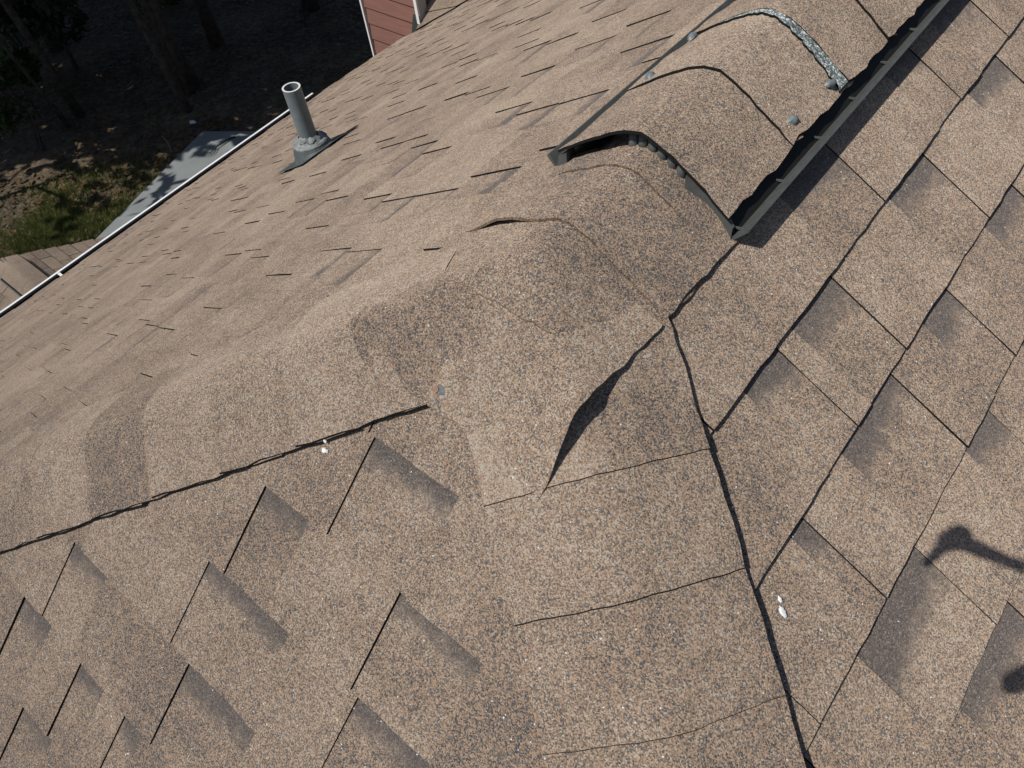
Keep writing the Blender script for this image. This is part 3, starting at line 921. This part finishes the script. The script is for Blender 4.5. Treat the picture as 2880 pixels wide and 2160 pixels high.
V, F = blob((-13.39, 5.34, GZ+.04), (0, 0, 1), (.07, .04), .05, 9)
o = mesh_obj('litter_scrap', V, F, [M_LITTER]); tag(o, 'small bluish white scrap on the dark ground beyond the slab corner', 'litter')

# ------------------------------------------------------------------ droppings on the shingles
def drop(name_pts, label):
    b_ = MB()
    for (c, nrm, r_, h, s_, td) in name_pts:
        V, F = blob(c, nrm, r_, h, s_, tdir=td); b_.add(V, F)
    o = b_.build('bird_dropping', [M_DROP], smooth=True)
    tag(o, label, 'bird dropping', 'bird droppings on the shingles')
ax_ = nLb
d0 = Vector((-.1535, -.2700, -.2121))
up3 = Vector((0, 0, 1))
drop([(d0+up3*.0125+Vector((-.010, .018, .015)), (-.2, -.5, .85), (.006, .0035), .002, 21, (-.3, 1, .3)),
      (d0+up3*.012+Vector((-.003, .006, .006)), (-.2, -.5, .85), (.009, .006), .003, 22, (-.3, 1, .3)),
      (d0+up3*.011+Vector((.003, -.007, -.006)), (0, -.6, .8), (.005, .004), .002, 23, (1, 0, 0))],
     'white splash of bird dropping across the dark edge of the left hip caps')
P1 = PR(-.106, .478, .0045)
drop([(PR(-.107, .474, .0058), NR, (.0070, .0036), .0008, 24, (.5, -.2, -.3)), (PR(-.099, .464, .0058), NR, (.0040, .0024), .0007, 25, (.5, -.3, -.3))],
     'small white bird dropping on the lower right slope beside the hip caps')

# ------------------------------------------------------------------ drone carrying the camera
hd = Vector((-.715, .699, 0)); lf = Vector((-.699, -.715, 0)); uz = Vector((0, 0, 1))
def D(f_, l_, u_): return CAM+hd*f_+lf*l_+uz*u_
dr = empty('drone', CAM+uz*.05, 'small grey quadcopter hovering over the ridge whose shadow falls at right', 'drone')
b_ = MB()
for (f0, f1, wd, u0, u1) in ((-.115, .015, .036, .022, .062), (.015, .035, .026, .028, .056)):
    P = [D(f0, -wd, u0), D(f0, wd, u0), D(f1, wd*.8, u0+.006), D(f1, -wd*.8, u0+.006), D(f0, -wd*.9, u1), D(f0, wd*.9, u1), D(f1, wd*.7, u1-.006), D(f1, -wd*.7, u1-.006)]
    b_.add(P, [(0, 1, 2, 3), (4, 7, 6, 5), (0, 4, 5, 1), (1, 5, 6, 2), (2, 6, 7, 3), (3, 7, 4, 0)])
b_.build('body', [M_DRONE], dr)
for sg in (1, -1):
    for (fa, la, uf, fb, lb, ua, leg) in ((.050, .024, .036, .0957, .0866, .016, True), (-.085, .030, .036, -.080, .100, .010, False)):
        b_ = MB(); b_.tube([D(fa, sg*la, uf), D((fa+fb)/2, sg*(la+lb)/2, (uf+ua+.012)/2), D(fb, sg*lb, ua+.012)], [.0090, .0080, .0080], 10)
        b_.build('arm', [M_DRONE], dr)
        b_ = MB(); b_.tube([D(fb, sg*lb, ua-.002), D(fb, sg*lb, ua+.010), D(fb, sg*lb, ua+.040)], [.0100, .0132, .0125], 14)
        b_.build('motor', [M_DRONED], dr)
        if leg:
            b_ = MB(); b_.tube([D(fb, sg*lb, ua+.008), D(fb-.006, sg*(lb+.008), ua-.006), D(fb-.015, sg*(lb+.018), ua-.027)], [.0085, .0070, .0048], 8)
            b_.build('leg', [M_DRONE], dr)
        pd = (D(fb, sg*lb, 0)-D(fa, sg*la, 0)); pd.z = 0; pd.normalize(); pn = Vector((-pd.y, pd.x, 0))
        for s2_ in ((-1,) if True else (-1, 1)):
            c = D(fb, sg*lb, ua+.028)
            b_ = MB()
            b_.add([c+pd*(s2_*r_)+pn*w2+uz*zz for r_, w2 in ((.004, -.004), (.02, -.007), (.055, -.003), (.055, .002), (.02, .005), (.004, .004)) for zz in (0, .0012)],
                   [(0, 2, 4, 6, 8, 10), (11, 9, 7, 5, 3, 1)]+[(2*i, 2*i+1, (2*i+3) % 12, (2*i+2) % 12) for i in range(6)])
            b_.build('propeller_blade', [M_DRONED], dr)

# ------------------------------------------------------------------ trees and shrubs
def leafcloud(rr, blobs, num, size, b_):
    for _ in range(num):
        c, r_ = rr.choice(blobs)
        d = Vector((rr.gauss(0, 1), rr.gauss(0, 1), rr.gauss(0, 1))).normalized()
        p = Vector(c)+d*(r_*rr.uniform(.35, 1.0)**.6)
        u = Vector((rr.gauss(0, 1), rr.gauss(0, 1), rr.gauss(0, .6))).normalized(); q = u.orthogonal().normalized()
        s_ = size*rr.uniform(.6, 1.4)
        b_.add([p-u*s_, p-q*s_*.45, p+u*s_, p+q*s_*.45], [(0, 1, 2, 3)])
def tree(base, lean, h, r0, label, seed, crown_z, crown_r, nleaf, lsize, mat=None, group='trees around the yard', limbs=5):
    rr = random.Random(seed); base = Vector(base)
    t = empty('tree', base, label, 'tree', group)
    pts = []; rad = []
    for i in range(9):
        f_ = i/8
        pts.append(base+Vector((lean[0]*f_+.08*math.sin(f_*7+seed), lean[1]*f_+.08*math.cos(f_*5+seed), h*f_-.1)))
        rad.append(r0*(1.35 if i == 0 else 1)*(1-.72*f_))
    b_ = MB(); b_.tube(pts, rad, 10)
    b_.build('trunk', [M_BARK], t, smooth=True)
    blobs = []
    for k in range(limbs):
        f_ = .45+.5*k/limbs; p = pts[int(f_*8)]
        a = rr.uniform(0, 6.28); ln = crown_r*rr.uniform(.5, .9)
        e = p+Vector((math.cos(a)*ln, math.sin(a)*ln, ln*.5))
        b2 = MB(); b2.tube([p, p.lerp(e, .5)+Vector((0, 0, -.08)), e], [r0*.3, r0*.2, r0*.08], 6)
        b2.build('branch', [M_BARK], t)
        blobs.append((e, crown_r*rr.uniform(.35, .6)))
    for k in range(6):
        a = rr.uniform(0, 6.28); q = rr.uniform(0, .75)*crown_r
        blobs.append((Vector((pts[-1].x+math.cos(a)*q, pts[-1].y+math.sin(a)*q, base.z+crown_z+rr.uniform(-.35, .35)*crown_r)), crown_r*rr.uniform(.35, .55)))
    c = MB(); leafcloud(rr, blobs, nleaf, lsize, c)
    c.build('crown', [mat or M_LEAF], t)
    return t
# trunks in view: base at the ground, leaning a little
tree((-14.78, 6.15, GZ), (-.3, .2, 0), 12, .17, 'thick pale trunk rising from the dark ground beyond the slab', 1, 10.5, 3.9, 7000, .27)
tree((-13.92, 5.59, GZ), (-.9, .35, 0), 9, .075, 'slim leaning trunk crossing in front of the thick trunk', 2, 9, 2.2, 2600, .18)
tree((-14.45, 6.11, GZ), (.1, .5, 0), 11, .085, 'narrow dark trunk just right of the thick trunk', 3, 9.5, 3.0, 4200, .25)
tree((-15.51, 7.63, GZ), (-.1, .2, 0), 12, .13, 'straight trunk farthest right near the black shade', 4, 10.5, 4.0, 7500, .27)
tree((-15.78, 4.20, GZ), (-.8, -.5, 0), 10, .085, 'thin leaning trunk left of the thick trunk among dark leaves', 5, 9, 3.0, 5000, .25)
tree((-15.62, 3.78, GZ), (-.9, -.7, 0), 8, .04, 'spindly sapling trunk nearest the left edge of the woods', 6, 7, 1.6, 1600, .16)
# woods standing on the sunward side that keep the yard in shade
far = [(-21.8, -1.5), (-25, -4.5), (-24.5, .5), (-20.5, 2.0), (-17.2, 2.6), (-26, 3.5), (-22, 4.5), (-27, -3), (-18.5, 8.5), (-22.5, 8.5), (-14.8, 9.8), (-17, 12.2), (-13, 12.5), (-19, 5.5), (-24, 11.5), (-20, 15)]
for i, (x, y) in enumerate(far):
    q = proj((x, y, GZ)); vis = q is not None and 0 < q[0] < 2880 and 0 < q[1] < 2160
    tree((x, y, GZ), (random.uniform(-.5, .3), random.uniform(-.4, .4), 0), 12, .16, 'tall leafy tree in the dark woods beyond the yard', 20+i, 9.3, 3.9, 5200, .23)
tree((-15.8, -1.0, GZ), (.2, -.2, 0), 11, .12, 'open crowned tree at the sunny end of the woods', 71, 9.3, 2.3, 1000, .18)
# understorey
def bush(c, r_, num, size, label, seed, mat, stems=3, group='undergrowth at the edge of the woods'):
    rr = random.Random(seed); c = Vector(c)
    t = empty('shrub', Vector((c.x, c.y, GZ)), label, 'shrub', group)
    b_ = MB()
    for k in range(stems):
        e = c+Vector((rr.uniform(-.6, .6)*r_, rr.uniform(-.6, .6)*r_, rr.uniform(-.2, .4)*r_))
        b_.tube([Vector((c.x+rr.uniform(-.1, .1), c.y+rr.uniform(-.1, .1), GZ-.05)), Vector((c.x, c.y, GZ)).lerp(e, .6)+Vector((.05, .03, 0)), e], [.03, .02, .008], 6)
    b_.build('stem', [M_BARK], t)
    blobs = [(c+Vector((rr.uniform(-.7, .7)*r_, rr.uniform(-.7, .7)*r_, rr.uniform(-.5, .5)*r_)), r_*rr.uniform(.3, .6)) for _ in range(8)]
    cb = MB(); leafcloud(rr, blobs, num, size, cb); cb.build('foliage', [mat], t)
bush((-17.6, 5.2, GZ+1.6), 1.1, 1500, .10, 'dark needled shrub high in the woods left of the thick trunk', 61, M_PINE)
bush((-19.8, 5.0, GZ+1.3), 1.2, 1400, .11, 'dark leafy shrub at the upper left corner of the woods', 62, M_LEAF)
bush((-16.6, 3.6, GZ+1.1), .7, 700, .08, 'low leafy shrub beside the spindly sapling at the left edge', 63, M_LEAF)
bush((-15.4, 3.1, GZ+.8), .5, 420, .07, 'small sparse shrub nearest the lit grass at the left edge', 64, M_LEAF)
bush((-15.9, 6.8, GZ+1.7), .6, 420, .08, 'sprig of dark leaves growing around the narrow trunk', 65, M_LEAF)
